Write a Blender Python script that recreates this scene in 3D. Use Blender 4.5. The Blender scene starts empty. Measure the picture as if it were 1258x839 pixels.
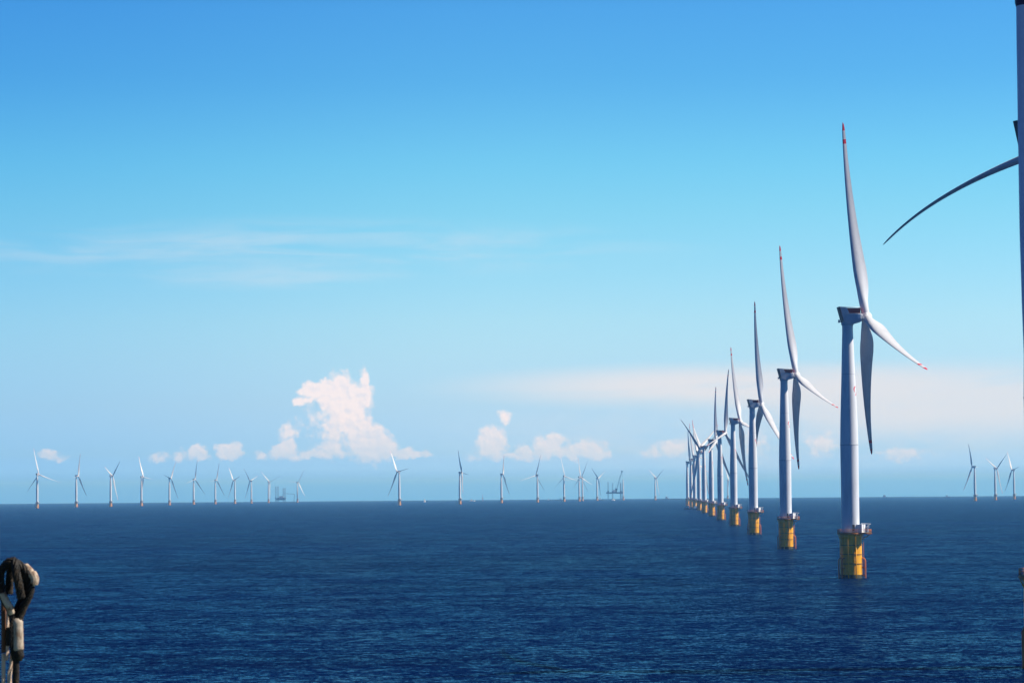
import bpy, bmesh, math, random
from mathutils import Vector, Matrix
random.seed(7)
PI = math.pi
R = math.radians
scene = bpy.context.scene
C = scene.collection

# ------------------------------------------------------------------ camera
CAM_H = 33.0
EARTH = 7.43e6                      # effective radius: the sea drops away beyond the horizon
cam_d = bpy.data.cameras.new('camera')
cam = bpy.data.objects.new('camera', cam_d); C.objects.link(cam)
cam_d.sensor_width = 36.0
cam_d.lens = 3200.0 / 1258.0 * 36.0
cam_d.clip_start = 0.5; cam_d.clip_end = 90000.0
pitch, roll = R(3.3016), R(0.4469)
m = Matrix.Rotation(PI/2 + pitch, 4, 'X') @ Matrix.Rotation(-roll, 4, 'Z')
cam.matrix_world = Matrix.Translation((0, 0, CAM_H)) @ m
cam_d.dof.use_dof = True
cam_d.dof.focus_distance = 1500.0
cam_d.dof.aperture_fstop = 22.0
scene.camera = cam

# ------------------------------------------------------------------ light
SUN_EL, SUN_BEAR = 46.0, 88.0       # bearing clockwise from the way the camera looks
sun_d = bpy.data.lights.new('sun', 'SUN'); sun_d.energy = 5.0; sun_d.angle = R(0.53)
sun_d.color = (1.0, 0.955, 0.88)
sun = bpy.data.objects.new('sun', sun_d); C.objects.link(sun)
sd = Vector((math.sin(R(SUN_BEAR))*math.cos(R(SUN_EL)), math.cos(R(SUN_BEAR))*math.cos(R(SUN_EL)), math.sin(R(SUN_EL))))
sun.rotation_euler = sd.to_track_quat('Z', 'Y').to_euler()

vs = scene.view_settings
vs.view_transform = 'Standard'; vs.look = 'None'; vs.exposure = 0.52; vs.gamma = 1.0
vs.use_curve_mapping = False

# ------------------------------------------------------------------ node helper
class G:
    def __init__(s, nt): s.nt = nt
    def put(s, sock, v):
        if isinstance(v, bpy.types.NodeSocket): s.nt.links.new(v, sock)
        elif v is not None: sock.default_value = v
    def n(s, t, **kw):
        nd = s.nt.nodes.new(t)
        for k, v in kw.items(): setattr(nd, k, v)
        return nd
    def m(s, op, a, b=None, c=None, clamp=False):
        nd = s.n('ShaderNodeMath', operation=op, use_clamp=clamp)
        s.put(nd.inputs[0], a); s.put(nd.inputs[1], b); s.put(nd.inputs[2], c)
        return nd.outputs[0]
    def v(s, op, a, b=None, out=0, scale=None):
        nd = s.n('ShaderNodeVectorMath', operation=op)
        s.put(nd.inputs[0], a); s.put(nd.inputs[1], b)
        if scale is not None: s.put(nd.inputs['Scale'], scale)
        return nd.outputs[out]
    def noise(s, vec, scale, detail=4, rough=.55, dist=0.0, out=0):
        nd = s.n('ShaderNodeTexNoise')
        s.put(nd.inputs['Vector'], vec); s.put(nd.inputs['Scale'], scale); s.put(nd.inputs['Detail'], detail)
        s.put(nd.inputs['Roughness'], rough); s.put(nd.inputs['Distortion'], dist)
        return nd.outputs[out]
    def ramp(s, fac, stops, interp='LINEAR'):
        nd = s.n('ShaderNodeValToRGB'); cr = nd.color_ramp; cr.interpolation = interp
        while len(cr.elements) > 1: cr.elements.remove(cr.elements[-1])
        for i, (p, c) in enumerate(stops):
            e = cr.elements[0] if i == 0 else cr.elements.new(p)
            e.position = p; e.color = (*c, 1)
        s.put(nd.inputs[0], fac); return nd.outputs[0]
    def mix(s, fac, a, b, blend='MIX'):
        nd = s.n('ShaderNodeMix', data_type='RGBA', blend_type=blend)
        s.put(nd.inputs[0], fac); s.put(nd.inputs[6], a); s.put(nd.inputs[7], b)
        return nd.outputs[2]
    def mr(s, v, a, b, c=0., d=1., smooth=False):
        nd = s.n('ShaderNodeMapRange'); nd.clamp = True
        if smooth: nd.interpolation_type = 'SMOOTHSTEP'
        for i, q in enumerate((v, a, b, c, d)): s.put(nd.inputs[i], q)
        return nd.outputs[0]

# ------------------------------------------------------------------ world: sky and far clouds
world = bpy.data.worlds.new('World'); scene.world = world; world.use_nodes = True
wt = world.node_tree; wt.nodes.clear(); g = G(wt)
tc = g.n('ShaderNodeTexCoord').outputs['Generated']
sky = g.n('ShaderNodeTexSky', sky_type='NISHITA'); sky.sun_disc = False
sky.sun_elevation = R(SUN_EL); sky.sun_rotation = R(SUN_BEAR)
sky.altitude = 30; sky.air_density = 1.0; sky.dust_density = 0.6; sky.ozone_density = 2.0
sky_c = sky.outputs[0]
sep = g.n('ShaderNodeSeparateXYZ'); g.put(sep.inputs[0], tc)
az = g.m('MULTIPLY', g.m('ARCTAN2', sep.outputs[0], sep.outputs[1]), 180/PI)
el = g.m('MULTIPLY', g.m('ARCSINE', sep.outputs[2]), 180/PI)
# polarised blue of the photograph: tint of the physical sky by elevation, darkened above the frame to deepen shade
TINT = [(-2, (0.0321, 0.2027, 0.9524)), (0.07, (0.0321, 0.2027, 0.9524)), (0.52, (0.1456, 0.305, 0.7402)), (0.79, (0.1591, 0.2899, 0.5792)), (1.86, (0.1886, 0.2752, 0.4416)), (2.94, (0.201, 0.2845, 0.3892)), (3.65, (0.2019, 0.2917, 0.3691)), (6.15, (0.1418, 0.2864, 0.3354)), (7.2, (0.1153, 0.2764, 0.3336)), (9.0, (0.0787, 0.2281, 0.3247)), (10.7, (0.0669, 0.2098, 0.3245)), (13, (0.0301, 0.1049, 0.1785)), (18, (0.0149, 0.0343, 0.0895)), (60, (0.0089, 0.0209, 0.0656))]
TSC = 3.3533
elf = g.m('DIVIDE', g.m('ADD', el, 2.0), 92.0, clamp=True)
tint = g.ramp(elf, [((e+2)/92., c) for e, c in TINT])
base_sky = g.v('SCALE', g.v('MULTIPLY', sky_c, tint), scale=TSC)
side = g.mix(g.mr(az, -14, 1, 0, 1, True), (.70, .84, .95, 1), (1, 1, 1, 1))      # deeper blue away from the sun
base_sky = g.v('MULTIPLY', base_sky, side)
far_side = g.mix(g.mr(g.m('ABSOLUTE', az), 22, 65, 0, 1, True), (1, 1, 1, 1), (.30, .44, .78, 1))  # unseen sky beside and behind the camera darkened to deepen tower shade
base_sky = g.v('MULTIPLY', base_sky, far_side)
pos = g.n('ShaderNodeCombineXYZ'); g.put(pos.inputs[0], az); g.put(pos.inputs[1], el)
pos = pos.outputs[0]
wrp = g.v('SCALE', g.v('SUBTRACT', g.noise(pos, 3.2, 3, .6, out=1), (.5, .5, .5)), scale=0.34)
pw = g.v('ADD', pos, wrp)
BLOBS = [(-4.371, 2.246, 0.401, 0.231, 1), (-4.603, 2.033, 0.351, 0.129, 0.8), (-4.068, 2.334, 0.201, 0.258, 1), (-3.801, 2.279, 0.351, 0.464, 1), (-3.265, 2.33, 0.151, 0.464, 1), (-3.391, 2.062, 0.401, 0.464, 1), (-3.66, 1.796, 0.553, 0.566, 1), (-3.394, 1.384, 0.401, 0.566, 1), (-3.182, 1.079, 0.453, 0.566, 1), (-2.861, 1.023, 0.401, 0.411, 0.9), (-3.002, 1.256, 0.201, 0.206, 0.8), (-2.504, 0.878, 0.553, 0.155, 0.9), (-2.111, 0.839, 0.401, 0.103, 0.8), (-3.929, 1.351, 0.401, 0.566, 0.55), (-4.908, 1.357, 0.251, 0.258, 0.55), (-5.033, 0.966, 0.401, 0.18, 1), (-4.962, 1.019, 0.226, 0.206, 1), (-4.055, 0.906, 0.301, 0.155, 0.9), (-4.323, 0.855, 1.507, 0.129, 0.5), (-6.221, 0.938, 0.351, 0.231, 1), (-6.097, 0.866, 0.251, 0.155, 0.8), (-6.892, 0.924, 0.226, 0.231, 0.8), (-6.856, 0.8, 0.251, 0.129, 0.6), (-7.297, 0.838, 0.201, 0.155, 0.5), (-7.736, 0.805, 0.301, 0.129, 0.5), (-10.093, 0.854, 0.301, 0.129, 0.6), (-9.885, 0.782, 0.251, 0.103, 0.5), (-5.495, 0.827, 0.226, 0.129, 0.4), (-0.464, 1.113, 0.427, 0.411, 0.95), (-0.502, 0.934, 0.401, 0.206, 0.8), (-0.357, 1.184, 0.201, 0.206, 0.9), (-0.174, 1.647, 0.151, 0.231, 0.6), (0.267, 0.875, 0.301, 0.206, 0.7), (0.823, 1.049, 0.401, 0.309, 0.9), (0.679, 0.871, 0.351, 0.206, 0.8), (1.162, 0.85, 0.503, 0.18, 0.8), (1.645, 0.917, 0.553, 0.231, 0.85), (1.93, 0.826, 0.351, 0.129, 0.7), (0.177, 0.786, 1.507, 0.129, 0.45), (3.037, 0.834, 0.351, 0.18, 0.5), (3.573, 0.937, 0.453, 0.258, 0.5), (8.522, 0.766, 0.628, 0.231, 0.5), (6.768, 0.996, 0.503, 0.36, 0.45), (5.264, 1.01, 0.401, 0.411, 0.4), (-3.9, 1.95, 0.42, 0.42, 1), (-3.55, 1.55, 0.45, 0.4, 1), (-3.1, 0.95, 0.6, 0.34, 1), (-3.95, 1.0, 0.5, 0.3, 0.5), (-4.2, 1.6, 0.5, 0.5, 0.22)]
mask = None
for (a, e, ra, re, w) in BLOBS:
    q = g.v('MULTIPLY', g.v('SUBTRACT', pw, (a, e, 0)), (1/ra, 1/re, 0))
    d = g.v('LENGTH', q, out=1)
    v_ = g.m('MULTIPLY_ADD', d, -w, w)
    mask = v_ if mask is None else g.m('MAXIMUM', mask, v_)
fb = g.noise(pos, 4.6, 6, .54)
fb2 = g.noise(g.v('ADD', pos, (.05, .07, 0)), 4.6, 3, .5)
fb3 = g.noise(pos, 4.6, 3, .5)
dens = g.m('MULTIPLY_ADD', g.m('SUBTRACT', fb, .5), 0.8, mask)
calpha = g.mr(dens, -0.02, 0.42, 0, .95, True)
calpha = g.m('MULTIPLY', calpha, g.mr(el, .72, 1.6, .48, 1.0))
relief = g.m('MULTIPLY_ADD', g.m('SUBTRACT', fb3, fb2), 2.0, .64)  # sunlit and shaded billows painted into the cloud colour
body = g.mr(el, 0.75, 2.3, 0, .35)
csh = g.m('ADD', relief, body, clamp=True)
ccol = g.mix(csh, (4.7, 5.2, 6.3, 1), (6.75, 6.2, 6.45, 1))      # before the background strength
ccol = g.v('SCALE', ccol, scale=g.mr(el, .55, 1.6, .98, 1.0))   # low clouds are seen through the sea haze
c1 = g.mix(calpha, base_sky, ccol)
# thin veils and streaks
def veil(pos_scale, cen, rad, lo, hi, amt, sc=1.0):
    q = g.v('MULTIPLY', g.v('SUBTRACT', pos, cen), (1/rad[0], 1/rad[1], 0))
    d = g.v('LENGTH', q, out=1)
    f = g.noise(g.v('MULTIPLY', pos, pos_scale), sc, 5, .6, 0.6)
    msk = g.m('MULTIPLY', g.mr(d, 1.0, 0.2, 0, 1, True), g.mr(f, lo, hi, 0, 1, True))
    return g.m('MULTIPLY', msk, amt)
vl = [((.25, 2.2, 0), (-5.0, 5.35, 0), (10.5, .85), .36, .74, .36),
      ((.3, 2.6, 0), (-5.5, 4.75, 0), (4.0, .4), .38, .68, .25),
      ((.16, 1.1, 0), (4.6, 2.3, 0), (7.4, .62), .22, .5, .95),
      ((.2, 1.0, 0), (9.5, 1.9, 0), (7.5, 1.1), .2, .5, .8),
      ((.3, .8, 0), (6.0, 1.2, 0), (9.5, 1.1), .25, .7, .4)]
cc = c1
for v_ in vl:
    cc = g.mix(veil(*v_), cc, (5.4, 5.6, 6.1, 1))
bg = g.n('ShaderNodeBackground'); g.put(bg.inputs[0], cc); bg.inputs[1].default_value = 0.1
wo = g.n('ShaderNodeOutputWorld'); g.put(wo.inputs[0], bg.outputs[0])
world.cycles.sampling_method = 'MANUAL'; world.cycles.sample_map_resolution = 512

# ------------------------------------------------------------------ materials
def mat(name, col, rough=.5, metal=0., noise=None, spec=.5, bump=None, coat=0.):
    mt = bpy.data.materials.new(name); mt.use_nodes = True
    nt = mt.node_tree; nt.nodes.clear(); q = G(nt)
    b = q.n('ShaderNodeBsdfPrincipled'); o = q.n('ShaderNodeOutputMaterial')
    nt.links.new(b.outputs[0], o.inputs[0])
    b.inputs['Roughness'].default_value = rough; b.inputs['Metallic'].default_value = metal
    b.inputs['Specular IOR Level'].default_value = spec
    b.inputs['Base Color'].default_value = (*col, 1)
    b.inputs['Coat Weight'].default_value = coat
    if noise:
        sc, col2, amt = noise
        p = q.n('ShaderNodeTexCoord').outputs['Object']
        f = q.noise(q.v('MULTIPLY', p, sc), 1.0, 5, .6)
        f = q.mr(f, .42, .72, 0, amt, True)
        q.put(b.inputs['Base Color'], q.mix(f, (*col, 1), (*col2, 1)))
        q.put(b.inputs['Roughness'], q.m('MULTIPLY_ADD', f, .25, rough))
    if bump:
        p = q.n('ShaderNodeTexCoord').outputs['Object']
        bn = q.n('ShaderNodeBump'); bn.inputs['Strength'].default_value = bump[1]; bn.inputs['Distance'].default_value = bump[2]
        q.put(bn.inputs['Height'], q.noise(p, bump[0], 4)); q.put(b.inputs['Normal'], bn.outputs[0])
    return mt
M = {}
M['tower'] = mat('tower_paint', (.77, .78, .79), .42, noise=((.35, .35, .05), (.50, .53, .56), .5))
M['tower_low'] = mat('tower_lower_paint', (.73, .75, .78), .42, noise=((.4, .4, .06), (.45, .48, .52), .5))
M['seam'] = mat('tower_seam', (.45, .47, .5), .5)
M['blade'] = mat('blade_gelcoat', (.70, .715, .735), .38, noise=((.5, .5, .12), (.47, .49, .53), .5))
M['red'] = mat('marking_red', (.75, .02, .05), .45)
M['darkred'] = mat('cage_red', (.34, .03, .03), .55)
M['nac'] = mat('nacelle_paint', (.52, .56, .61), .42, noise=((.6, .6, .4), (.45, .48, .52), .5))
M['dark'] = mat('dark_fitting', (.05, .055, .065), .5)
M['yel'] = mat('foundation_yellow', (.95, .45, .003), .42, noise=((.6, .6, .14), (.50, .22, .02), .5))
M['yelring'] = mat('flange_yellow', (.34, .15, .02), .6)
M['orange'] = mat('landing_orange', (.60, .17, .03), .5, noise=((1, 1, .3), (.35, .12, .04), .7))
M['foul'] = mat('splash_zone', (.05, .045, .025), .8, noise=((1.5, 1.5, 1.5), (.10, .11, .05), .8))
M['deckgrey'] = mat('platform_grating', (.30, .24, .12), .7)
M['white'] = mat('white_paint', (.82, .82, .82), .4)
M['hull'] = mat('hull_blue', (.03, .06, .10), .5, noise=((.2, .2, .5), (.12, .07, .05), .5))
M['steelb'] = mat('jackup_steel', (.06, .11, .17), .5, noise=((.3, .3, .3), (.12, .12, .12), .6))
M['glass'] = mat('wheelhouse_glass', (.02, .03, .04), .1)
M['rope'] = mat('old_wire_rope', (.005, .004, .003), .62, spec=.3, noise=((60, 60, 30), (.09, .055, .025), .55), bump=(160, .8, .004))
M['ferrule'] = mat('worn_aluminium', (.46, .37, .27), .55, .0, noise=((55, 55, 22), (.13, .065, .03), .95), bump=(70, .4, .002))
M['thimble'] = mat('galvanised_thimble', (.52, .40, .28), .5, .0, noise=((60, 60, 60), (.14, .06, .025), .95))
M['webbing'] = mat('pale_webbing', (.70, .52, .38), .8, noise=((30, 30, 8), (.36, .2, .12), .7), bump=(200, .7, .002))
M['pole'] = mat('lavender_grey_paint', (.66, .70, .95), .55, noise=((8, 8, 3), (.56, .60, .84), .5))
M['plum'] = mat('dark_plum_paint', (.05, .025, .09), .6)
M['steeldeck'] = mat('deck_green', (.05, .12, .09), .6, noise=((.6, .6, .6), (.12, .08, .06), .6))

# ------------------------------------------------------------------ mesh builder
class MB:
    def __init__(s): s.bm = bmesh.new(); s.mats = []
    def slot(s, mt):
        if mt not in s.mats: s.mats.append(mt)
        return s.mats.index(mt)
    def lathe(s, prof, mt, seg=32, cx=0, cy=0, smooth=True, cap=True, axis='Z', origin=(0, 0, 0)):
        """prof: list of (radius, height[, material])"""
        rings = []
        for p in prof:
            ring = []
            for k in range(seg):
                a = 2*PI*k/seg
                x, y, z = p[0]*math.cos(a), p[0]*math.sin(a), p[1]
                if axis == 'X': x, y, z = z, x, y
                ring.append(s.bm.verts.new((x+cx+origin[0], y+cy+origin[1], z+origin[2])))
            rings.append(ring)
        for i in range(len(rings)-1):
            mi = s.slot(prof[i][2] if len(prof[i]) > 2 else mt)
            for k in range(seg):
                f = s.bm.faces.new((rings[i][k], rings[i][(k+1) % seg], rings[i+1][(k+1) % seg], rings[i+1][k]))
                f.material_index = mi; f.smooth = smooth
        if cap:
            for r_, rev in ((rings[0], True), (rings[-1], False)):
                f = s.bm.faces.new(r_[::-1] if rev else r_); f.material_index = s.slot(mt)
        return s
    def box(s, a, b, mt, bev=0.):
        mi = s.slot(mt)
        vs_ = [s.bm.verts.new((x, y, z)) for x in (a[0], b[0]) for y in (a[1], b[1]) for z in (a[2], b[2])]
        fs = []
        for q in ((0, 1, 3, 2), (4, 6, 7, 5), (0, 4, 5, 1), (2, 3, 7, 6), (0, 2, 6, 4), (1, 5, 7, 3)):
            f = s.bm.faces.new([vs_[i] for i in q]); f.material_index = mi; fs.append(f)
        if bev > 0:
            es = {e for f in fs for e in f.edges}
            bmesh.ops.bevel(s.bm, geom=list(es), offset=bev, segments=2, affect='EDGES', profile=.6)
        return s
    def tube(s, pts, r, mt, seg=8, cap=True):
        mi = s.slot(mt); pts = [Vector(p) for p in pts]; rings = []
        rr = r if isinstance(r, (list, tuple)) else [r]*len(pts)
        prev = None
        for i, p in enumerate(pts):
            t = (pts[min(i+1, len(pts)-1)] - pts[max(i-1, 0)]).normalized()
            if prev is None:
                ref = Vector((0, 0, 1)) if abs(t.z) < .9 else Vector((1, 0, 0))
                u = t.cross(ref).normalized()
            else:
                u = (prev - t*prev.dot(t)).normalized()
            prev = u; w = t.cross(u)
            rings.append([s.bm.verts.new(p + (u*math.cos(2*PI*k/seg) + w*math.sin(2*PI*k/seg))*rr[i]) for k in range(seg)])
        for i in range(len(rings)-1):
            for k in range(seg):
                f = s.bm.faces.new((rings[i][k], rings[i][(k+1) % seg], rings[i+1][(k+1) % seg], rings[i+1][k]))
                f.material_index = mi; f.smooth = True
        if cap:
            s.bm.faces.new(rings[0][::-1]).material_index = mi; s.bm.faces.new(rings[-1]).material_index = mi
        return s
    def prism(s, poly, y0, y1, mt, bev=0.):
        """poly in XZ, extruded along Y"""
        mi = s.slot(mt)
        A = [s.bm.verts.new((x, y0, z)) for x, z in poly]; B = [s.bm.verts.new((x, y1, z)) for x, z in poly]
        n = len(poly); fs = [s.bm.faces.new(A), s.bm.faces.new(B[::-1])]
        for i in range(n): fs.append(s.bm.faces.new((A[i], B[i], B[(i+1) % n], A[(i+1) % n])))
        for f in fs: f.material_index = mi
        if bev > 0:
            es = {e for f in fs for e in f.edges}
            bmesh.ops.bevel(s.bm, geom=list(es), offset=bev, segments=3, affect='EDGES', profile=.6)
        return s
    def extrude_xy(s, poly, z0, z1, mt):
        mi = s.slot(mt)
        A = [s.bm.verts.new((x, y, z0)) for x, y in poly]; B = [s.bm.verts.new((x, y, z1)) for x, y in poly]
        n = len(poly); fs = [s.bm.faces.new(A[::-1]), s.bm.faces.new(B)]
        for i in range(n): fs.append(s.bm.faces.new((A[i], A[(i+1) % n], B[(i+1) % n], B[i])))
        for f in fs: f.material_index = mi
        return s
    def build(s, name, parent=None, loc=None):
        bmesh.ops.recalc_face_normals(s.bm, faces=s.bm.faces)
        for e in s.bm.edges:
            if len(e.link_faces) == 2 and e.calc_face_angle(0) > .42: e.smooth = False
        me = bpy.data.meshes.new(name); s.bm.to_mesh(me); s.bm.free()
        for mt in s.mats: me.materials.append(mt)
        o = bpy.data.objects.new(name, me); C.objects.link(o)
        if parent: o.parent = parent
        if loc: o.location = loc
        return o
def empty(name, loc=(0, 0, 0), rz=0.):
    o = bpy.data.objects.new(name, None); C.objects.link(o); o.location = loc; o.rotation_euler = (0, 0, rz)
    o.empty_display_size = 2; return o
def tag(o, label=None, cat=None, group=None, kind=None):
    if label: o['label'] = label
    if cat: o['category'] = cat
    if group: o['group'] = group
    if kind: o['kind'] = kind
    return o
def copy_tree(o, parent=None):
    c = o.copy(); C.objects.link(c)
    if parent: c.parent = parent
    for ch in list(o.children): copy_tree(ch, c)
    return c
def sea_z(x, y): return -(x*x + y*y)/(2*EARTH)

# ------------------------------------------------------------------ the sea: one curved sheet out past the horizon
def make_sea():
    bm = bmesh.new(); radii = [0.0]
    r = 12.0
    while r < 31000: radii.append(r); r *= 1.07
    radii.append(31000.0)
    seg = 256; rings = []
    c0 = bm.verts.new((0, 0, 0))
    for r in radii[1:]:
        rings.append([bm.verts.new((r*math.sin(2*PI*k/seg), r*math.cos(2*PI*k/seg), -r*r/(2*EARTH))) for k in range(seg)])
    for k in range(seg): bm.faces.new((c0, rings[0][(k+1) % seg], rings[0][k]))
    for i in range(len(rings)-1):
        for k in range(seg):
            bm.faces.new((rings[i][k], rings[i][(k+1) % seg], rings[i+1][(k+1) % seg], rings[i+1][k]))
    for f in bm.faces: f.smooth = True
    bmesh.ops.recalc_face_normals(bm, faces=bm.faces)
    me = bpy.data.meshes.new('sea'); bm.to_mesh(me); bm.free()
    if me.polygons[10].normal.z < 0: me.flip_normals()
    o = bpy.data.objects.new('sea', me); C.objects.link(o); tag(o, kind='structure')
    mt = bpy.data.materials.new('sea_water'); mt.use_nodes = True
    nt = mt.node_tree; nt.nodes.clear(); q = G(nt)
    p = q.n('ShaderNodeNewGeometry').outputs['Position']
    patch = q.noise(q.v('MULTIPLY', p, (.0022, .0045, 0)), 1.0, 5, .6, .5)
    gust = q.noise(q.v('MULTIPLY', p, (.012, .02, 0)), 1.0, 4, .6, .5)
    # wave slopes at three sizes, straight into the normal so that far waves stay rough
    def slope(sx, sy, det, ro, k, dist=0.):
        c = q.noise(q.v('MULTIPLY', p, (sx, sy, 0)), 1.0, det, ro, dist, out=1)
        return q.v('MULTIPLY', q.v('SUBTRACT', c, (.5, .5, .5)), (k, k, 0))
    sl_ = q.v('ADD', slope(.045, .06, 3, .5, .4), q.v('ADD', slope(.32, .42, 4, .6, 1.1, .3), slope(1.2, 1.5, 5, .7, 1.8, .3)))
    sl_ = q.v('SCALE', sl_, scale=q.mr(gust, .3, .7, .75, 1.25))
    # seen from low down, the wave faces turned to the viewer hide the others
    inc = q.v('MULTIPLY', q.n('ShaderNodeNewGeometry').outputs['Incoming'], (.22, .22, 0))
    nrm = q.v('NORMALIZE', q.v('ADD', q.v('ADD', sl_, inc), (0, 0, 1)))
    df = q.n('ShaderNodeBsdfDiffuse'); gl = q.n('ShaderNodeBsdfAnisotropic'); fr = q.n('ShaderNodeFresnel'); mx = q.n('ShaderNodeMixShader')
    out = q.n('ShaderNodeOutputMaterial')
    col = q.mix(q.mr(patch, .35, .68, 0, 1, True), (.0002, .0048, .032, 1), (.0003, .0072, .045, 1))
    q.put(df.inputs['Color'], col); q.put(gl.inputs['Roughness'], .09); q.put(gl.inputs['Color'], (.30, .80, 1, 1)); q.put(gl.inputs['Normal'], nrm)
    fr.inputs['IOR'].default_value = 1.333; q.put(fr.inputs['Normal'], nrm)
    # steep little waves hide each other at grazing angles, so the sheet mirrors far less than flat water
    q.put(mx.inputs[0], q.m('MULTIPLY', fr.outputs[0], .55))
    nt.links.new(df.outputs[0], mx.inputs[1]); nt.links.new(gl.outputs[0], mx.inputs[2]); nt.links.new(mx.outputs[0], out.inputs[0])
    me.materials.append(mt)
    return o
make_sea()

# ------------------------------------------------------------------ haze over the water
hz = MB(); hz.box((-31500, -31500, -67), (31500, 31500, 188), M['white'])
haze = hz.build('haze'); tag(haze, kind='stuff')
haze.data.materials.clear()
hm = bpy.data.materials.new('sea_haze'); hm.use_nodes = True; ht = hm.node_tree; ht.nodes.clear(); q = G(ht)
pv = q.n('ShaderNodeVolumePrincipled'); ho = q.n('ShaderNodeOutputMaterial'); ht.links.new(pv.outputs[0], ho.inputs[1])
pv.inputs['Color'].default_value = (.20, .51, 1.0, 1); pv.inputs['Density'].default_value = 5.8e-5
pv.inputs['Absorption Color'].default_value = (1, 1, 1, 1)      # clear sea air: scatters blue most, absorbs nothing
pv.inputs['Anisotropy'].default_value = 0.0
haze.data.materials.append(hm)

# ------------------------------------------------------------------ one wind turbine
HUB_Z, OVER, TILT, BL = 97.5, 7.1, 0.1303, 76.5
PLAT = 17.0
def blade_mb(bend, inplane, n=44, plain=False, slim=1.0):
    """root at origin, radial +Z, upwind +X; feathered, so the chord runs along X"""
    st = [(0, 3.1, 1.0), (.02, 3.1, 1.0), (.06, 3.4, .8), (.11, 4.3, .5), (.17, 5.1, .34), (.23, 5.15, .27), (.32, 4.5, .23),
          (.45, 3.6, .20), (.6, 2.75, .18), (.75, 2.0, .17), (.88, 1.45, .18), (.95, 1.15, .18), (.985, .7, .18), (1, .08, .16)]
    def at(s):
        for i in range(len(st)-1):
            if st[i][0] <= s <= st[i+1][0]:
                t = (s-st[i][0])/(st[i+1][0]-st[i][0]); t2 = t
                return [st[i][j]*(1-t2)+st[i+1][j]*t2 for j in (1, 2)]
        return [st[-1][1], st[-1][2]]
    S = sorted(set([round(x, 4) for x in ([i/n for i in range(n+1)] + [.015, .9, .955, .885, .985, .993])]))
    b = MB(); K = 20; rings = []
    for s in S:
        c, th = at(s); c *= slim; tw = R(14)*(1-s)**2 - R(4)
        ring = []
        for k in range(K):
            a = 2*PI*k/K
            # chord-wise coordinate, leading edge towards -X
            u = math.cos(a); v = math.sin(a)
            blend = min(1, max(0, (s-.03)/.12)); blend = blend*blend*(3-2*blend)
            xc = -u*.5*c + blend*c*.13
            tp = (1-blend)*1.0 + blend*(1.0 + .55*u if u > 0 else max(.08, 1.0 + .92*u))
            yc = v*.5*c*th*tp
            x = xc*math.cos(tw) - yc*math.sin(tw); y = xc*math.sin(tw) + yc*math.cos(tw)
            ring.append(b.bm.verts.new((x + bend*s*s, y + inplane*s*s, BL*s)))
        rings.append(ring)
    wi, ri = b.slot(M['blade']), b.slot(M['red'])
    for i in range(len(rings)-1):
        sm = (S[i]+S[i+1])/2
        mi = ri if (sm > .955 or .885 < sm < .915) and not plain else wi
        for k in range(K):
            f = b.bm.faces.new((rings[i][k], rings[i][(k+1) % K], rings[i+1][(k+1) % K], rings[i+1][k]))
            f.material_index = mi; f.smooth = True
    b.bm.faces.new(rings[0][::-1]).material_index = wi; b.bm.faces.new(rings[-1]).material_index = ri
    return b

def rotor_matrix(azim):
    ct, s_t = math.cos(TILT), math.sin(TILT)
    ax = Vector((ct, 0, s_t)); u = Vector((-s_t, 0, ct)); Y = Vector((0, 1, 0))
    d = u*math.cos(azim) + Y*math.sin(azim); e = Y*math.cos(azim) - u*math.sin(azim)
    return ax, u, d, e
def set_rotor(root, yaw, azim):
    """turn nacelle and rotor of a turbine about its tower"""
    Rz = Matrix.Rotation(yaw, 4, 'Z'); k = 0
    for ch in root.children:
        nm = ch.name.split('.')[0]
        if nm == 'nacelle': ch.rotation_euler = (0, 0, yaw)
        elif nm == 'hub':
            ax, u, d, e = rotor_matrix(azim)
            mm = Matrix((ax, e, d)).transposed().to_4x4(); mm.translation = Vector((OVER, 0, HUB_Z))
            ch.matrix_local = Rz @ mm
        elif nm == 'blade':
            ax, u, d, e = rotor_matrix(azim + k*2*PI/3); k += 1
            mm = Matrix((ax, e, d)).transposed().to_4x4(); mm.translation = Vector((OVER, 0, HUB_Z)) + d*1.2
            ch.matrix_local = Rz @ mm

def ring_pts(r, n, z, a0=0., a1=2*PI): return [(r*math.cos(a0+(a1-a0)*k/n), r*math.sin(a0+(a1-a0)*k/n), z) for k in range(n+1)]
def platform_outline(off=0.):
    """round deck with a lay-down bay to the right and towards the viewer"""
    out = []
    for k in range(40):
        a = 2*PI*k/40; r = 4.9+off
        x, y = r*math.cos(a), r*math.sin(a)
        # bay: square corner between -62 deg and +30 deg
        if -62 < ((math.degrees(a)+180) % 360)-180 < 30:
            x, y = max(x, 0)*1.0, y
            s = 1.0/max(abs(math.cos(a)), abs(math.sin(a)))
            x = min(r*math.cos(a)*s*1.5, 7.6+off); y = y*min(s, 1.1)
        out.append((x, y))
    return out

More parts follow.
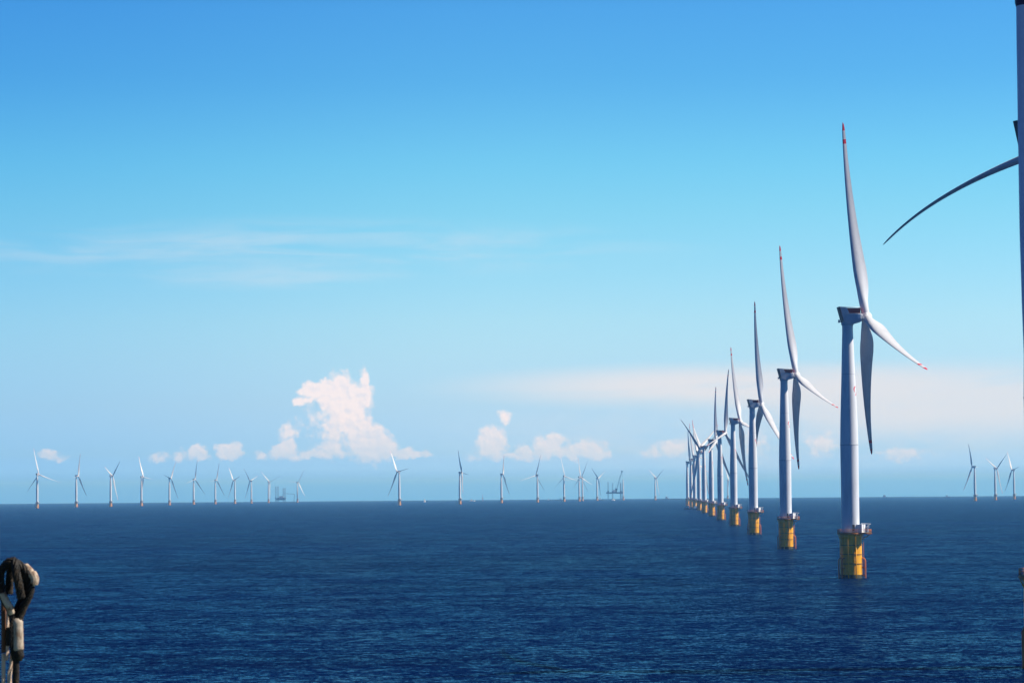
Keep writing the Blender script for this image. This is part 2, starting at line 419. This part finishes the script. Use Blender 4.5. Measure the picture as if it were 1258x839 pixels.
def make_foundation(root):
    b = MB()
    prof = [(4.1, -8, M['foul']), (4.1, 1.3, M['yel'])]
    for z in (5.4, 8.9, 12.3):
        prof += [(4.1, z-.14, M['yelring']), (4.27, z-.12, M['yelring']), (4.27, z+.12, M['yelring']), (4.1, z+.14, M['yel'])]
    prof += [(4.1, 15.9, M['yel']), (4.55, 16.35, M['yel'])]
    b.lathe(prof, M['yel'], 48)
    f = b.build('foundation', root)
    # boat landings: two fender pipes with stubs and a ladder, left and right
    for a in (R(215), R(-8)):
        t = MB(); c, s = math.cos(a), math.sin(a)
        def P(rr, tt, z): return (rr*c - tt*s, rr*s + tt*c, z)
        for tt in (-.95, .95):
            t.tube([P(5.3, tt, -4), P(5.3, tt, 6.6), P(4.9, tt, 7.3), P(4.0, tt, 7.5)], .24, M['orange'], 8)
            for z in (.9, 3.9): t.tube([P(3.9, tt, z), P(5.3, tt, z)], .17, M['orange'], 6)
        t.build('boat_landing', f)
        t = MB()
        for tt in (-.3, .3): t.tube([P(4.75, tt, -1), P(4.75, tt, 16.4)], .06, M['orange'], 5)
        for k in range(34): t.tube([P(4.75, -.3, .2+k*.48), P(4.75, .3, .2+k*.48)], .035, M['orange'], 4)
        t.build('ladder', f)
    # cable pipe down the viewer's side
    for a in (R(-72), R(250)):
        t = MB(); c, s = math.cos(a), math.sin(a)
        t.tube([(4.45*c, 4.45*s, -5), (4.45*c, 4.45*s, 15.9)], .2, M['yel'], 8); t.build('cable_pipe', f)
    # platform
    b = MB(); b.extrude_xy(platform_outline(), 16.5, PLAT, M['deckgrey'])
    b.extrude_xy(platform_outline(.1), 16.42, 16.78, M['orange'])
    for k in range(10):
        a = 2*PI*k/10; c, s = math.cos(a), math.sin(a)
        b.tube([(4.05*c, 4.05*s, 14.6), (4.8*c, 4.8*s, 16.4)], .12, M['yel'], 6)
    b.tube([(4.05, -1.5, 14.4), (7.3, -1.5, 16.4)], .14, M['yel'], 6)
    pf = b.build('platform', root)
    b = MB(); o2 = platform_outline(-.05); n = len(o2)
    for i in range(n):
        p, p2 = o2[i], o2[(i+1) % n]
        b.tube([(p[0], p[1], PLAT), (p[0], p[1], PLAT+1.15)], .045, M['orange'], 5)
        for h in (.6, 1.15): b.tube([(p[0], p[1], PLAT+h), (p2[0], p2[1], PLAT+h)], .04, M['orange'], 5)
    b.build('railing', pf)
    b = MB(); ca, sa = math.cos(R(-38)), math.sin(R(-38))
    b.extrude_xy([(3.6+u*ca-v*sa, -2.4+u*sa+v*ca) for u, v in ((-1.1, -1.3), (1.1, -1.3), (1.1, 1.3), (-1.1, 1.3))], PLAT+.003, PLAT+3.0, M['white']); b.build('equipment_cabinet', root)
    b = MB()
    b.tube([(6.2, -2.2, PLAT), (6.2, -2.2, PLAT+2.6)], .16, M['white'], 8)
    b.tube([(6.2, -2.2, PLAT+2.5), (7.2, -3.0, PLAT+3.1), (3.6, -3.2, PLAT+3.3)], .13, M['white'], 8)
    b.box((5.8, -2.6, PLAT+1.6), (6.6, -1.9, PLAT+2.3), M['white'], .05)
    b.build('davit_crane', root)
def make_tower(root, top=95.0):
    b = MB()
    prof = [(3.45, PLAT+.02, M['seam']), (3.45, PLAT+.3, M['tower_low']), (3.32, PLAT+.32, M['tower_low']), (3.34, 30, M['tower_low']), (3.4, 49.5, M['seam']), (3.43, 49.52, M['seam']), (3.43, 49.85, M['tower']),
            (3.4, 49.87, M['tower']), (3.22, 58, M['tower']), (2.9, 67, M['tower']), (2.55, 76, M['seam']), (2.57, 76.01, M['seam']), (2.57, 76.16, M['tower']), (2.55, 76.18, M['tower']), (2.2, 87, M['tower']), (2.02, 92, M['tower']), (2.02, 94.2, M['tower']), (2.3, 95.0, M['tower'])]
    prof = [p for p in prof if p[1] <= top]
    b.lathe(prof, M['tower'], 64)
    t = b.build('tower', root)
    # door at platform level
    b = MB(); a = R(-78); c, s = math.cos(a), math.sin(a); r = 3.36
    for k in range(1):
        vs_ = []
        for dz in (0, 2.4):
            for da in (-.14, .14): vs_.append((r*math.cos(a+da), r*math.sin(a+da), PLAT+.5+dz))
        V = [b.bm.verts.new(v) for v in vs_] + [b.bm.verts.new((v[0]+.12*c, v[1]+.12*s, v[2])) for v in vs_]
        for qd in ((0, 1, 3, 2), (4, 6, 7, 5), (0, 4, 5, 1), (2, 3, 7, 6), (0, 2, 6, 4), (1, 5, 7, 3)):
            b.bm.faces.new([V[i] for i in qd]).material_index = b.slot(M['dark'])
    b.build('door', t)
    # red curved emblem high on the lit side of the tower, with faint marks further down
    b = MB(); mi = b.slot(M['red'])
    def rad(z): return 2.9 - (z-67)*.0389 if z > 67 else 3.22 - (z-58)*.0356
    def cyl(u, z, off=.03):            # u metres round the tower from the emblem's centre line
        rr = rad(z)+off; aa = R(-30) + u/rr
        return (rr*math.cos(aa), rr*math.sin(aa), z)
    N = 18
    for (cz, R1, R2, a0, a1) in ((70.4, 1.15, .62, R(60), R(255)), (69.3, 1.15, .6, R(-120), R(45))):
        pr_ = None
        for k in range(N+1):
            a_ = a0 + (a1-a0)*k/N
            w = math.sin(PI*(k+.6)/(N+1.2))
            ro = R1; ri = R1-(R1-R2)*w
            cur = (b.bm.verts.new(cyl(ro*math.cos(a_), cz+ro*math.sin(a_))), b.bm.verts.new(cyl(ri*math.cos(a_), cz+ri*math.sin(a_))))
            if pr_: b.bm.faces.new((pr_[0], cur[0], cur[1], pr_[1])).material_index = mi
            pr_ = cur
    b.build('emblem', t)
    return t
def make_nacelle(root):
    z0 = HUB_Z
    b = MB()
    # main housing: raked rear, open waist, neck to the rotor
    b.prism([(-2.5, z0+1.0), (-1.7, z0-2.1), (1.8, z0-2.6), (4.6, z0-1.9), (5.2, z0-1.2), (5.2, z0+.9), (4.4, z0+1.4), (-1.2, z0+1.4)], -2.3, 2.3, M['nac'], .25)
    b.lathe([(2.15, 94.5), (2.4, 94.9), (2.4, 95.6)], M['nac'], 32)
    b.lathe([(1.55, 4.9), (1.6, 5.7), (1.45, 5.9)], M['nac'], 28, axis='X', origin=(0, 0, z0+.05))
    n = b.build('nacelle', root)
    # raked rear cooler panel
    b = MB()
    b.prism([(-3.6, z0+3.9), (-3.15, z0+3.9), (-1.8, z0-1.55), (-2.2, z0-1.5)], -2.6, 2.6, M['dark'], .05)
    b.build('cooler_panel', n)
    for y in (-2.45, 2.33):
        b = MB(); b.prism([(-3.1, z0+3.75), (-.7, z0+3.6), (.4, z0+1.5), (-2.3, z0+1.0)], y, y+.12, M['nac']); b.build('side_panel', n)
    # red hoist basket
    b = MB()
    b.box((-.9, -2.2, z0+1.42), (4.6, 2.2, z0+1.62), M['darkred'])
    for y in (-2.2, 2.12):
        b.box((-.9, y, z0+1.62), (4.6, y+.08, z0+3.3), M['darkred'])
    b.box((4.52, -2.12, z0+1.62), (4.6, 2.12, z0+3.3), M['darkred'])
    b.build('hoist_basket', n)
    b = MB()
    for y in (-2.32, 2.32):
        b.tube([(-3.3, y, z0+3.85), (4.75, y, z0+3.6)], .09, M['white'], 6)
        for k in range(8): b.tube([(-.8+.75*k, y, z0+1.5), (-.8+.75*k, y, z0+3.68)], .05, M['dark'], 5)
    b.tube([(4.75, -2.32, z0+3.6), (4.75, 2.32, z0+3.6)], .09, M['white'], 6)
    b.build('guard_rail', n)
    b = MB(); b.box((3.5, -2.55, z0-.7), (4.7, -2.25, z0+1.2), M['white'], .1); b.build('hatch_cover', n)
    b = MB(); b.tube([(-1.9, -1.0, z0-2.0), (-3.2, -1.4, z0-1.7)], .14, M['dark'], 6); b.box((-3.7, -1.8, z0-2.1), (-3.1, -1.0, z0-1.0), M['nac'], .05)
    b.build('weather_mast', n)
def make_hub(root):
    b = MB()
    b.lathe([(.3, -1.7), (1.5, -1.6), (1.9, -1.0), (2.15, 0), (1.95, 1.0), (1.45, 1.75), (.7, 2.2), (.05, 2.35)], M['blade'], 28, axis='X')
    b.build('hub', root)

def make_turbine():
    root = empty('wind_turbine')
    make_foundation(root); make_tower(root); make_nacelle(root); make_hub(root)
    b0 = blade_mb(4.91, .96).build('blade', root)
    for k in range(2):
        c = b0.copy(); C.objects.link(c); c.parent = root
    return root
proto = make_turbine()
def place(root, x, y, yaw, azim, label, group):
    root.location = (x, y, sea_z(x, y)); set_rotor(root, R(yaw), R(azim))
    tag(root, label, 'wind turbine', group)
ROW = 'wind turbines in the long row receding on the right'
row = [
 (126.1, 976.9, 2.3, 11.2, 'tallest full white wind turbine on yellow foundation, red-tipped blade high above the row'),
 (153.3, 1469.0, 5.0, 13.1, 'second largest complete turbine of the receding row, just left of the tallest one'),
 (180.4, 1960.7, 6.0, 115.4, 'third complete turbine of the row, one blade straight up, another reaching behind its larger neighbour'),
 (207.3, 2452.3, 2.5, 21.4, 'fourth complete turbine of the row, its hanging blade crossing in front of slender far towers'),
 (233.8, 2943.7, -25.6, 17.6, 'fifth complete turbine of the row, bright blade foreshortened towards the left'),
 (260.9, 3435.1, -16.8, 17.6, 'sixth complete turbine of the row, bright short blade pointing left at the crowded part'),
 (287.5, 3926.5, 150.8, 56.9, 'seventh complete turbine of the row, with a long thin blade stretched out to upper left'),
 (314.9, 4417.8, 10.5, 49.0, 'eighth complete turbine of the row, between the long-bladed one and the last three'),
 (341.5, 4909.1, 6.0, 24.6, 'third from the far end of the receding row of turbines'),
 (368.2, 5400.5, 13.1, 9.4, 'second from the far end of the row, above the small service ship'),
 (393.6, 5891.9, -2.4, 107.8, 'leftmost and most distant turbine of the receding row, foundation behind the ship')]
for i, (x, y, yw, a, lab) in enumerate(row):
    t = proto if i == 0 else copy_tree(proto)
    place(t, x, y, yw, a, lab, ROW)
# the near turbine half outside the frame on the right: same kind, one blade strongly flexed towards the viewer
t0 = copy_tree(proto)
place(t0, 98.3, 483.1, 29.2, 95.4, 'nearest turbine, mostly beyond the right edge, one dark bent blade reaching into the sky', ROW)
bend0 = blade_mb(13.5, 6.5, plain=True, slim=.68).build('blade_temp')
bl = [c for c in t0.children if c.name.split('.')[0] == 'blade'][0]
bl.data = bend0.data; bl['label'] = 'long dark blade bent in a curve down to the left'
bpy.data.objects.remove(bend0)

LF = 'wind turbines of the far row along the left horizon'
MF = 'wind turbines of the far group at the middle of the horizon'
RF = 'three wind turbines on the horizon at the right edge'
far = [
 (-1374.1, 7531.2, 57.3, 11.4, 'first far turbine from the left edge, one blade up and one down to the left', LF),
 (-1369.4, 8176.3, -7.9, 24.7, 'second far turbine from the left edge, blade down to the lower right', LF),
 (-1284.1, 8322.6, 30.8, 65.4, 'third far turbine from the left edge, two blades spread on its right side', LF),
 (-1254.0, 8800.0, 29.5, 23.1, 'fourth far turbine from the left edge, one short blade level to the right', LF),
 (-1247.9, 9470.4, -15.7, 38.4, 'fifth far turbine from the left edge, long pale blade down to the right', LF),
 (-1235.2, 10083.4, -24.3, 17.6, 'sixth far turbine from the left edge, between two similar ones', LF),
 (-1210.3, 10597.8, -19.8, 24.4, 'seventh far turbine from the left edge, sixth before the legs of the twin-legged jack-up', LF),
 (-1170.6, 10972.2, -150.7, 75.9, 'eighth far turbine from the left edge, blades to upper left, right and below', LF),
 (-1141.2, 11371.5, 157.4, 46.5, 'ninth far turbine from the left edge, a wide Y of blades', LF),
 (-1149.1, 12253.9, 44.6, 49.8, 'tenth far turbine from the left, standing immediately left of the twin-legged jack-up vessel', LF),
 (-1055.0, 12756.5, 49.9, 84.2, 'lone small far turbine right of the twin-legged jack-up vessel, blade pointing left', LF),
 (-332.3, 7611.8, -148.7, 82.4, 'far turbine below the right tail of the big cloud, one blade level to the right', MF),
 (-165.6, 8099.6, -11.8, 94.1, 'far turbine left of the small white ship on the middle horizon, tall upright blade', MF),
 (-40.3, 8888.8, -9.9, 30.4, 'far turbine right of the small white ship on the middle horizon', MF),
 (87.6, 9411.4, 135.0, 104.0, 'fourth turbine of the middle horizon group, blade down to the right', MF),
 (194.8, 9998.1, 58.0, 10.4, 'fifth turbine of the middle horizon group, blade down to the left', MF),
 (265.5, 10488.4, 34.9, 4.0, 'left one of the two middle horizon turbines standing almost touching', MF),
 (292.7, 11030.6, 125.0, 95.8, 'right one of the two middle horizon turbines standing almost touching', MF),
 (367.2, 11422.7, -28.2, 64.5, 'small far turbine immediately left of the crane jack-up vessel, blades in a V', MF),
 (632.3, 11619.2, 26.1, 59.2, 'lone far turbine between crane jack-up vessel and receding row, blades in a V', MF),
 (1139.6, 13866.3, 18.7, 25.1, 'faintest tiny turbine on horizon, seen between the big towers of the row', MF),
 (1327.6, 7502.5, 150.6, 29.9, 'left turbine of the three at the right edge, long blade to upper left', RF),
 (1490.7, 8068.6, 18.4, 63.6, 'middle turbine of the three at the right edge of the horizon', RF),
 (1675.8, 8729.5, -170.1, 81.9, 'right turbine of the three, closest to the right edge of the picture', RF)]
for (x, y, yw, a, lab, grp) in far:
    place(copy_tree(proto), x, y, yw, a, lab, grp)

# ------------------------------------------------------------------ vessels
def lattice(b, p0, p1, w, mt, n, r=.25):
    """square lattice mast between two points"""
    p0, p1 = Vector(p0), Vector(p1); t = (p1-p0).normalized()
    u = t.cross(Vector((0, 1, 0)) if abs(t.y) < .9 else Vector((1, 0, 0))).normalized(); v = t.cross(u)
    cs = [(u*sx + v*sy)*w/2 for sx, sy in ((-1, -1), (1, -1), (1, 1), (-1, 1))]
    for c in cs: b.tube([p0+c, p1+c], r, mt, 6)
    for k in range(n):
        a = p0 + (p1-p0)*k/n; e = p0 + (p1-p0)*(k+1)/n
        for i in range(4):
            b.tube([a+cs[i], e+cs[(i+1) % 4]], r*.6, mt, 4); b.tube([a+cs[i], a+cs[(i+1) % 4]], r*.6, mt, 4)
def jackup(x, y, label, L_, W_, deck, legs, boom, house, group=None):
    root = empty('jack_up_vessel', (x, y, sea_z(x, y)))
    b = MB()
    b.prism([(-L_/2, deck), (-L_/2, deck-5.5), (-L_/2+3, deck-7), (L_/2-4, deck-7), (L_/2, deck-5), (L_/2, deck)], -W_/2, W_/2, M['steelb'], .3)
    h = b.build('hull', root)
    for lx, ly, top in legs:
        b = MB(); lattice(b, (lx, ly, -12), (lx, ly, top), 4.2, M['steelb'], 14, .45)
        b.build('leg', root)
        b = MB(); b.box((lx-3.4, ly-3.4, deck), (lx+3.4, ly+3.4, deck+6), M['steelb'], .3); b.build('jacking_tower', root)
    hx, hw, hh = house
    b = MB()
    b.box((hx-hw/2, -W_/2+4, deck), (hx+hw/2, W_/2-4, deck+hh*.6), M['white'], .2)
    b.box((hx-hw/2+1.5, -W_/2+6, deck+hh*.6), (hx+hw/2-1.5, W_/2-6, deck+hh), M['white'], .2)
    dk = b.build('deckhouse', root)
    b = MB(); b.box((hx-hw/2+1.3, -W_/2+7, deck+hh*.75), (hx+hw/2-1.3, -W_/2+5.8, deck+hh*.9), M['glass']); b.build('windows', dk)
    if boom:
        (x0, z0), (x1, z1) = boom
        b = MB(); b.lathe([(4, deck), (4, deck+8), (5, deck+9), (5, deck+10)], M['steelb'], 20, cx=x0, cy=-4)
        b.box((x0-6, -9, deck+10), (x0+5, 1, deck+16), M['steelb'], .3)
        cr = b.build('crane', root)
        b = MB(); lattice(b, (x0+2, -4, z0), (x1, -4, z1), 3.6, M['steelb'], 12, .4)
        b.box((x1-3, -7, z1-3), (x1+4, -1, z1+4), M['steelb'], .4)
        b.tube([(x0-3, -4, z0+12), (x1, -4, z1)], .18, M['dark'], 4)
        b.tube([(x0-2, -4, z0+3), (x0-3, -4, z0+12)], .6, M['steelb'], 5)
        b.tube([(x1+3, -4, z1), (x1+3, -4, z1-26)], .15, M['dark'], 4)
        b.build('boom', cr)
    tag(root, label, 'jack-up vessel', group)
    return root
jackup(457.8, 11791.1, 'jack-up vessel with raised slanting crane boom, beside a bare tower', 74, 34, 38,
       [(-29, -13, 85), (-8, 13, 80), (27, -13, 84), (30, 13, 78)], ((8, 50), (34, 130)), (-2, 12, 9))
jackup(-1091.2, 12251.5, 'jack-up vessel with tall paired legs and low deck between two far left turbines', 46, 30, 20,
       [(-22, -12, 78), (-14, 12, 78), (13, -12, 70), (19, 12, 70)], None, (2, 20, 12))
# low bridge-like barge crane boom to the right of the twin-legged vessel
cb = empty('crane_barge', (-1044.0, 12255.0, sea_z(-1044, 12255)))
b = MB(); b.prism([(-24, 3), (-22, -2), (22, -2), (24, 3)], -9, 9, M['hull'], .2); b.build('hull', cb)
b = MB(); lattice(b, (14, 0, 3), (17, 0, 40), 2.5, M['steelb'], 8, .3); b.build('mast', cb)
b = MB(); lattice(b, (17, 0, 40), (-22, 0, 44), 2.2, M['steelb'], 10, .3); b.build('boom', cb)
tag(cb, 'low crane barge with a level boom, between twin-legged jack-up and lone small turbine', 'barge')
# turbine under construction: foundation and tower only
nt_ = empty('unfinished_turbine', (499.2, 11839.5, sea_z(499, 11839)))
for ch in list(proto.children):
    if ch.name.split('.')[0] in ('foundation', 'platform', 'tower'): copy_tree(ch, nt_)
tag(nt_, 'bare white tower without nacelle or blades, right of the crane jack-up vessel', 'turbine tower')

def ship(x, y, rz, L_, B_, label, hull_m, house_at=.25, house_h=6., house_l=.25, mast=9., group=None, crane=False, freeb=3.):
    root = empty('ship', (x, y, sea_z(x, y)), rz)
    b = MB(); mi = b.slot(hull_m); n = 14; rings = []
    for i in range(n+1):
        t = i/n; xx = -L_/2 + L_*t
        w = B_/2*(1-max(0, (t-.62)/.38)**2.2)*(.86+.14*min(1, t/.12)); w = max(w, .12)
        sh = freeb*(1+.5*max(0, (t-.55)/.45)**2)
        rings.append([b.bm.verts.new(p) for p in ((xx, -w, sh), (xx, -w*.96, freeb*.35), (xx, -w*.6, -1.6), (xx, w*.6, -1.6), (xx, w*.96, freeb*.35), (xx, w, sh))])
    for i in range(n):
        for k in range(6):
            b.bm.faces.new((rings[i][k], rings[i][(k+1) % 6], rings[i+1][(k+1) % 6], rings[i+1][k])).material_index = mi
    b.bm.faces.new(rings[0]).material_index = mi; b.bm.faces.new(rings[-1][::-1]).material_index = mi
    b.build('hull', root)
    hx = -L_/2 + L_*house_at; hl = L_*house_l
    b = MB(); b.box((hx-hl/2, -B_*.38, freeb-.2), (hx+hl/2, B_*.38, freeb+house_h*.6), M['white'], .15)
    b.box((hx-hl*.3, -B_*.3, freeb+house_h*.6), (hx+hl*.34, B_*.3, freeb+house_h), M['white'], .15)
    w = b.build('wheelhouse', root)
    b = MB(); b.box((hx-hl*.31, -B_*.305, freeb+house_h*.72), (hx+hl*.35, B_*.305, freeb+house_h*.88), M['glass']); b.build('windows', w)
    b = MB(); b.tube([(hx, 0, freeb+house_h), (hx, 0, freeb+house_h+mast)], [.25, .1], M['white'], 6)
    b.tube([(hx, -1.4, freeb+house_h+mast*.6), (hx, 1.4, freeb+house_h+mast*.6)], .1, M['white'], 5); b.build('mast', root)
    if crane:
        b = MB(); b.tube([(L_*.15, 0, freeb-.2), (L_*.15, 0, freeb+5)], .5, M['orange'], 8); b.tube([(L_*.15, 0, freeb+5), (L_*.38, 0, freeb+7)], .3, M['orange'], 8); b.build('deck_crane', root)
    tag(root, label, 'ship', group)
    return root
SG = 'small ships along the horizon'
ship(327.6, 4788.5, PI+.05, 30, 7.5, 'low dark service ship with white wheelhouse at the foot of the farthest row turbines', M['hull'], .26, 4.5, .24, 4, crane=True, freeb=1.9)
ship(756.9, 12477.1, PI, 86, 16, 'long low dark barge-like ship with white bridge, left of the receding row', M['hull'], .78, 12, .12, 9, SG, True, 4)
ship(-197, 12498.4, .15, 30, 8, 'small white ship between two far turbines of the middle horizon', M['white'], .4, 7, .4, 6, SG)
ship(-390.5, 11493.4, 1.3, 20, 7, 'tiny white boat alone on the horizon right of the turbine under the cloud tail', M['white'], .4, 9, .4, 9, SG)
ship(173.4, 12498.8, .1, 22, 7, 'tiny dark boat on the horizon, left of the fifth middle-group turbine', M['hull'], .3, 6, .3, 8, SG)
ship(216.6, 12298.1, PI, 34, 9, 'dark workboat right at the foot of the fifth middle-group turbine', M['hull'], .3, 8, .3, 8, SG)
ship(422.7, 12492.9, .1, 30, 8, 'dark workboat left of the crane jack-up vessel', M['hull'], .3, 7, .25, 8, SG)
ship(1911.2, 13364, PI, 46, 10, 'small white-housed ship on the horizon right of the tallest turbine', M['hull'], .72, 12, .3, 8, SG)
ship(2126.1, 12825, .0, 44, 10, 'low grey ship on the horizon, left of the three turbines at the right edge', M['hull'], .6, 8, .25, 8, SG)
ship(448, 11700, .2, 17, 8, 'bright white boat in front of the crane jack-up vessel', M['white'], .5, 6, .5, 4, SG)
# meteorological mast far out
mm_ = empty('measuring_mast', (-146.3, 12499.1, sea_z(146, 12499)))
b = MB(); lattice(b, (0, 0, -5), (0, 0, 14), 4, M['red'], 4, .4); b.box((-4, -4, 14), (4, 4, 15.5), M['orange'], .1); b.build('base', mm_)
b = MB(); lattice(b, (0, 0, 15.5), (0, 0, 32), 1.2, M['red'], 7, .2); b.build('mast', mm_)
tag(mm_, 'tiny reddish measuring mast on the horizon beside the small white ship', 'mast')

# ------------------------------------------------------------------ foreground on the photographer's vessel
PX = .0025                                    # metres per photo pixel at the sling's distance
sl = empty('rope_sling', (-1.5306, 8.0464, 32.4256))
def S(px, py, y=0.): return ((px-20)*PX, y, (839-py)*PX)
def curve(pts, n=10):
    out = []; P_ = [Vector(p) for p in pts]
    for i in range(len(P_)-1):
        p0 = P_[max(i-1, 0)]; p1 = P_[i]; p2 = P_[i+1]; p3 = P_[min(i+2, len(P_)-1)]
        for k in range(n):
            t = k/n
            out.append(.5*((2*p1) + (p2-p0)*t + (2*p0-5*p1+4*p2-p3)*t*t + (-p0+3*p1-3*p2+p3)*t**3))
    out.append(P_[-1]); return out
def strands(b, pts, r, mt, nstr=6, pitch_=.11):
    """laid rope: six strands wound round the core line"""
    ln = 0; acc = [0]
    for i in range(1, len(pts)): ln += (pts[i]-pts[i-1]).length; acc.append(ln)
    fr = []; prev = None
    for i, p in enumerate(pts):
        t = (pts[min(i+1, len(pts)-1)] - pts[max(i-1, 0)]).normalized()
        u = t.cross(Vector((0, 1, 0))).normalized() if prev is None else (prev - t*prev.dot(t)).normalized()
        prev = u; fr.append((u, t.cross(u)))
    for s in range(nstr):
        b.tube([p + (fr[i][0]*math.cos(2*PI*(acc[i]/pitch_+s/nstr)) + fr[i][1]*math.sin(2*PI*(acc[i]/pitch_+s/nstr)))*r*.62 for i, p in enumerate(pts)], r*.42, mt, 6)
    b.tube(pts, r*.6, mt, 6)
# rope eye, leaving and re-entering the sleeve
b = MB()
eye = curve([S(17, 770), S(14, 752), S(6, 738), S(1, 722), S(0, 706), S(6, 694), S(14, 690, -.01), S(23, 694), S(32, 704), S(37, 716), S(36, 730), S(29, 745), S(24, 757), S(21, 770)], 8)
strands(b, eye, .0128, M['rope']); b.build('rope_eye', sl)
b = MB()
eye2 = curve([S(8, 730, .03), S(9, 712, .03), S(12, 694, .02), S(16, 689, .0), S(20, 693, -.02), S(22, 704, -.03), S(25, 718, -.03), S(27, 734, -.02)], 8)
strands(b, eye2, .0130, M['rope']); b.build('rope_turn', sl)
# thimble: bright worn metal at right shoulder and left lower leg
b = MB()
b.tube(curve([S(27, 694, .02), S(33, 699, .01), S(38, 704, 0), S(41.5, 711, 0), S(40.5, 717, 0), S(38, 722, 0)], 6), [.004]*3+[.011]*10+[.015]*12+[.008]*6, M['thimble'], 12)
b.build('thimble', sl)
b = MB()
b.tube(curve([S(4, 728, -.02), S(7.5, 736, -.02), S(12, 744, -.02), S(15, 753, -.01)], 6), .0105, M['thimble'], 12)
b.build('thimble_leg', sl)
b = MB()
for k in range(3):
    b.tube(curve([S(16+k*4, 758-k*3, .01*k), S(22+k*2, 742, .02), S(28+k*2, 728, .02), S(30+k, 712, .01), S(26, 702, 0)], 5), .0105, M['rope'], 8)
b.build('binding_wire', sl)
# ferrule
f0, f1 = Vector(S(20.5, 759)), Vector(S(21.8, 800)); b = MB()
N = 14
b.tube([f0.lerp(f1, k/N) for k in range(N+1)], [.0125, .0170, .0184, .0180, .0178, .0186, .0180, .0187, .0181, .0186, .0180, .0189, .0186, .0182, .014], M['ferrule'], 28)
b.build('ferrule', sl)
b = MB(); strands(b, curve([S(17, 752, -.006), S(15.2, 766, -.012), S(15, 784, -.013), S(16, 800, -.010), S(18.5, 812, -.004)], 10), .0075, M['rope']); b.build('ferrule_shade_strand', sl)  # dark strand added over the ferrule's left half, standing in for its shade
b = MB(); b.tube([Vector(S(21.8, 799)), Vector(S(23, 806)), Vector(S(22, 811))], [.0175, .0165, .011], M['rope'], 16); b.build('collar', sl)
b = MB(); strands(b, curve([S(20.5, 798), S(19.5, 820), S(19.5, 850), S(20, 1000), S(21, 1290)], 14), .0105, M['rope']); b.build('rope_tail', sl)
tag(sl, 'frayed dark wire rope eye with metal ferrule standing at the lower left corner', 'rope sling')
# pale straps behind it
def strap(name, pts, w, mt, label, cat, grp=None):
    b = MB(); strands(b, curve(pts, 8), w, mt, 3, .22)
    o = b.build(name, None, sl.location); tag(o, label, cat, grp); return o
SGP = 'pale fibre ropes hanging behind the rope eye'
strap('fibre_rope', [S(6.5, 745, .05), S(5.5, 760, .05), S(5, 800, .05), S(4.4, 812, .05)], .005, M['webbing'], 'short pale rope between the rope eye and the left edge', 'rope', SGP)
strap('fibre_rope', [S(11, 792, .06), S(10.5, 805, .06), S(8.5, 822, .06), S(7, 845, .06), S(5, 1000, .06), S(5, 1290, .06)], .0075, M['webbing'], 'longer pale rope running down left of the ferrule, the wider of the lower pair', 'rope', SGP)
strap('fibre_rope', [S(14, 797, .05), S(14.6, 812, .05), S(13, 845, .05), S(11, 1000, .05), S(10, 1290, .05)], .0045, M['webbing'], 'thin pale rope against the dark rope tail below the ferrule', 'rope', SGP)
b = MB(); b.box(S(4.5, 794, .03), S(13, 771, .075), M['rope'], .003)
o = b.build('rope_clamp', None, sl.location); tag(o, 'small dark block clamping the pale ropes left of the ferrule', 'clamp')
b = MB(); b.tube([Vector(S(-1, 735, .06)), Vector(S(0, 770, .06)), Vector(S(-.5, 803, .06))], [.008, .0085, .0075], mat('rusty_bar', (.16, .06, .02), .6, noise=((40, 40, 12), (.05, .02, .01), .8)), 10)
b.tube([Vector(S(-.5, 804, .06)), Vector(S(-1.5, 1290, .06))], [.0065, .0065], M['webbing'], 8)
o = b.build('turnbuckle_rod', None, sl.location); tag(o, 'rust brown rod cut off by the left edge behind the rope eye', 'rod')

# slim pole hanging at the right edge
PP = .00375
hp = empty('hanging_pole', (2.3804, 11.9867, 33.577))
def Q(px, py, y=0.): return ((px-1264)*PP, y, (445-py)*PP)
b = MB()
hp.location.x += .009; hp.location.z -= .12
b.tube([Vector(Q(1268.0, 452)), Vector(Q(1267.5, 446)), Vector(Q(1266.8, 425)), Vector(Q(1266, 400)), Vector(Q(1265.4, 340)), Vector(Q(1265, 250)), Vector(Q(1264.6, 120)), Vector(Q(1264.2, 12)), Vector(Q(1264.2, -30))],
       [.030, .036, .038, .040, .044, .049, .050, .050, .050], M['pole'], 28)
b.build('shaft', hp)
b = MB(); b.lathe([(.052, 0), (.056, .02), (.056, .72), (.05, .74)], M['plum'], 28, cx=Q(1264.2, 0)[0]); o = b.build('collar', hp); o.location = (0, 0, Q(0, 8)[2]+.135)
b = MB(); b.tube([Vector(Q(1264.2, -130)), Vector(Q(1264.2, -2600))], .012, M['rope'], 8); b.build('hoist_wire', hp)
b = MB(); b.tube([Vector(Q(1268, 450)), Vector(Q(1264.0, 1056))], .003, M['rope'], 6); b.build('tag_line', hp)
hp.rotation_euler = (0, .0078, 0)
tag(hp, 'blurred blue-grey pole hanging down along the upper right edge', 'pole')

# photographer's vessel below the frame: deck plate, hull and rail stanchion foot
b = MB(); b.box((-16, -24, 22.5), (9, 8.9, 31.3), M['steeldeck'], .15)
dk = b.build('ship_deck'); tag(dk, kind='structure')
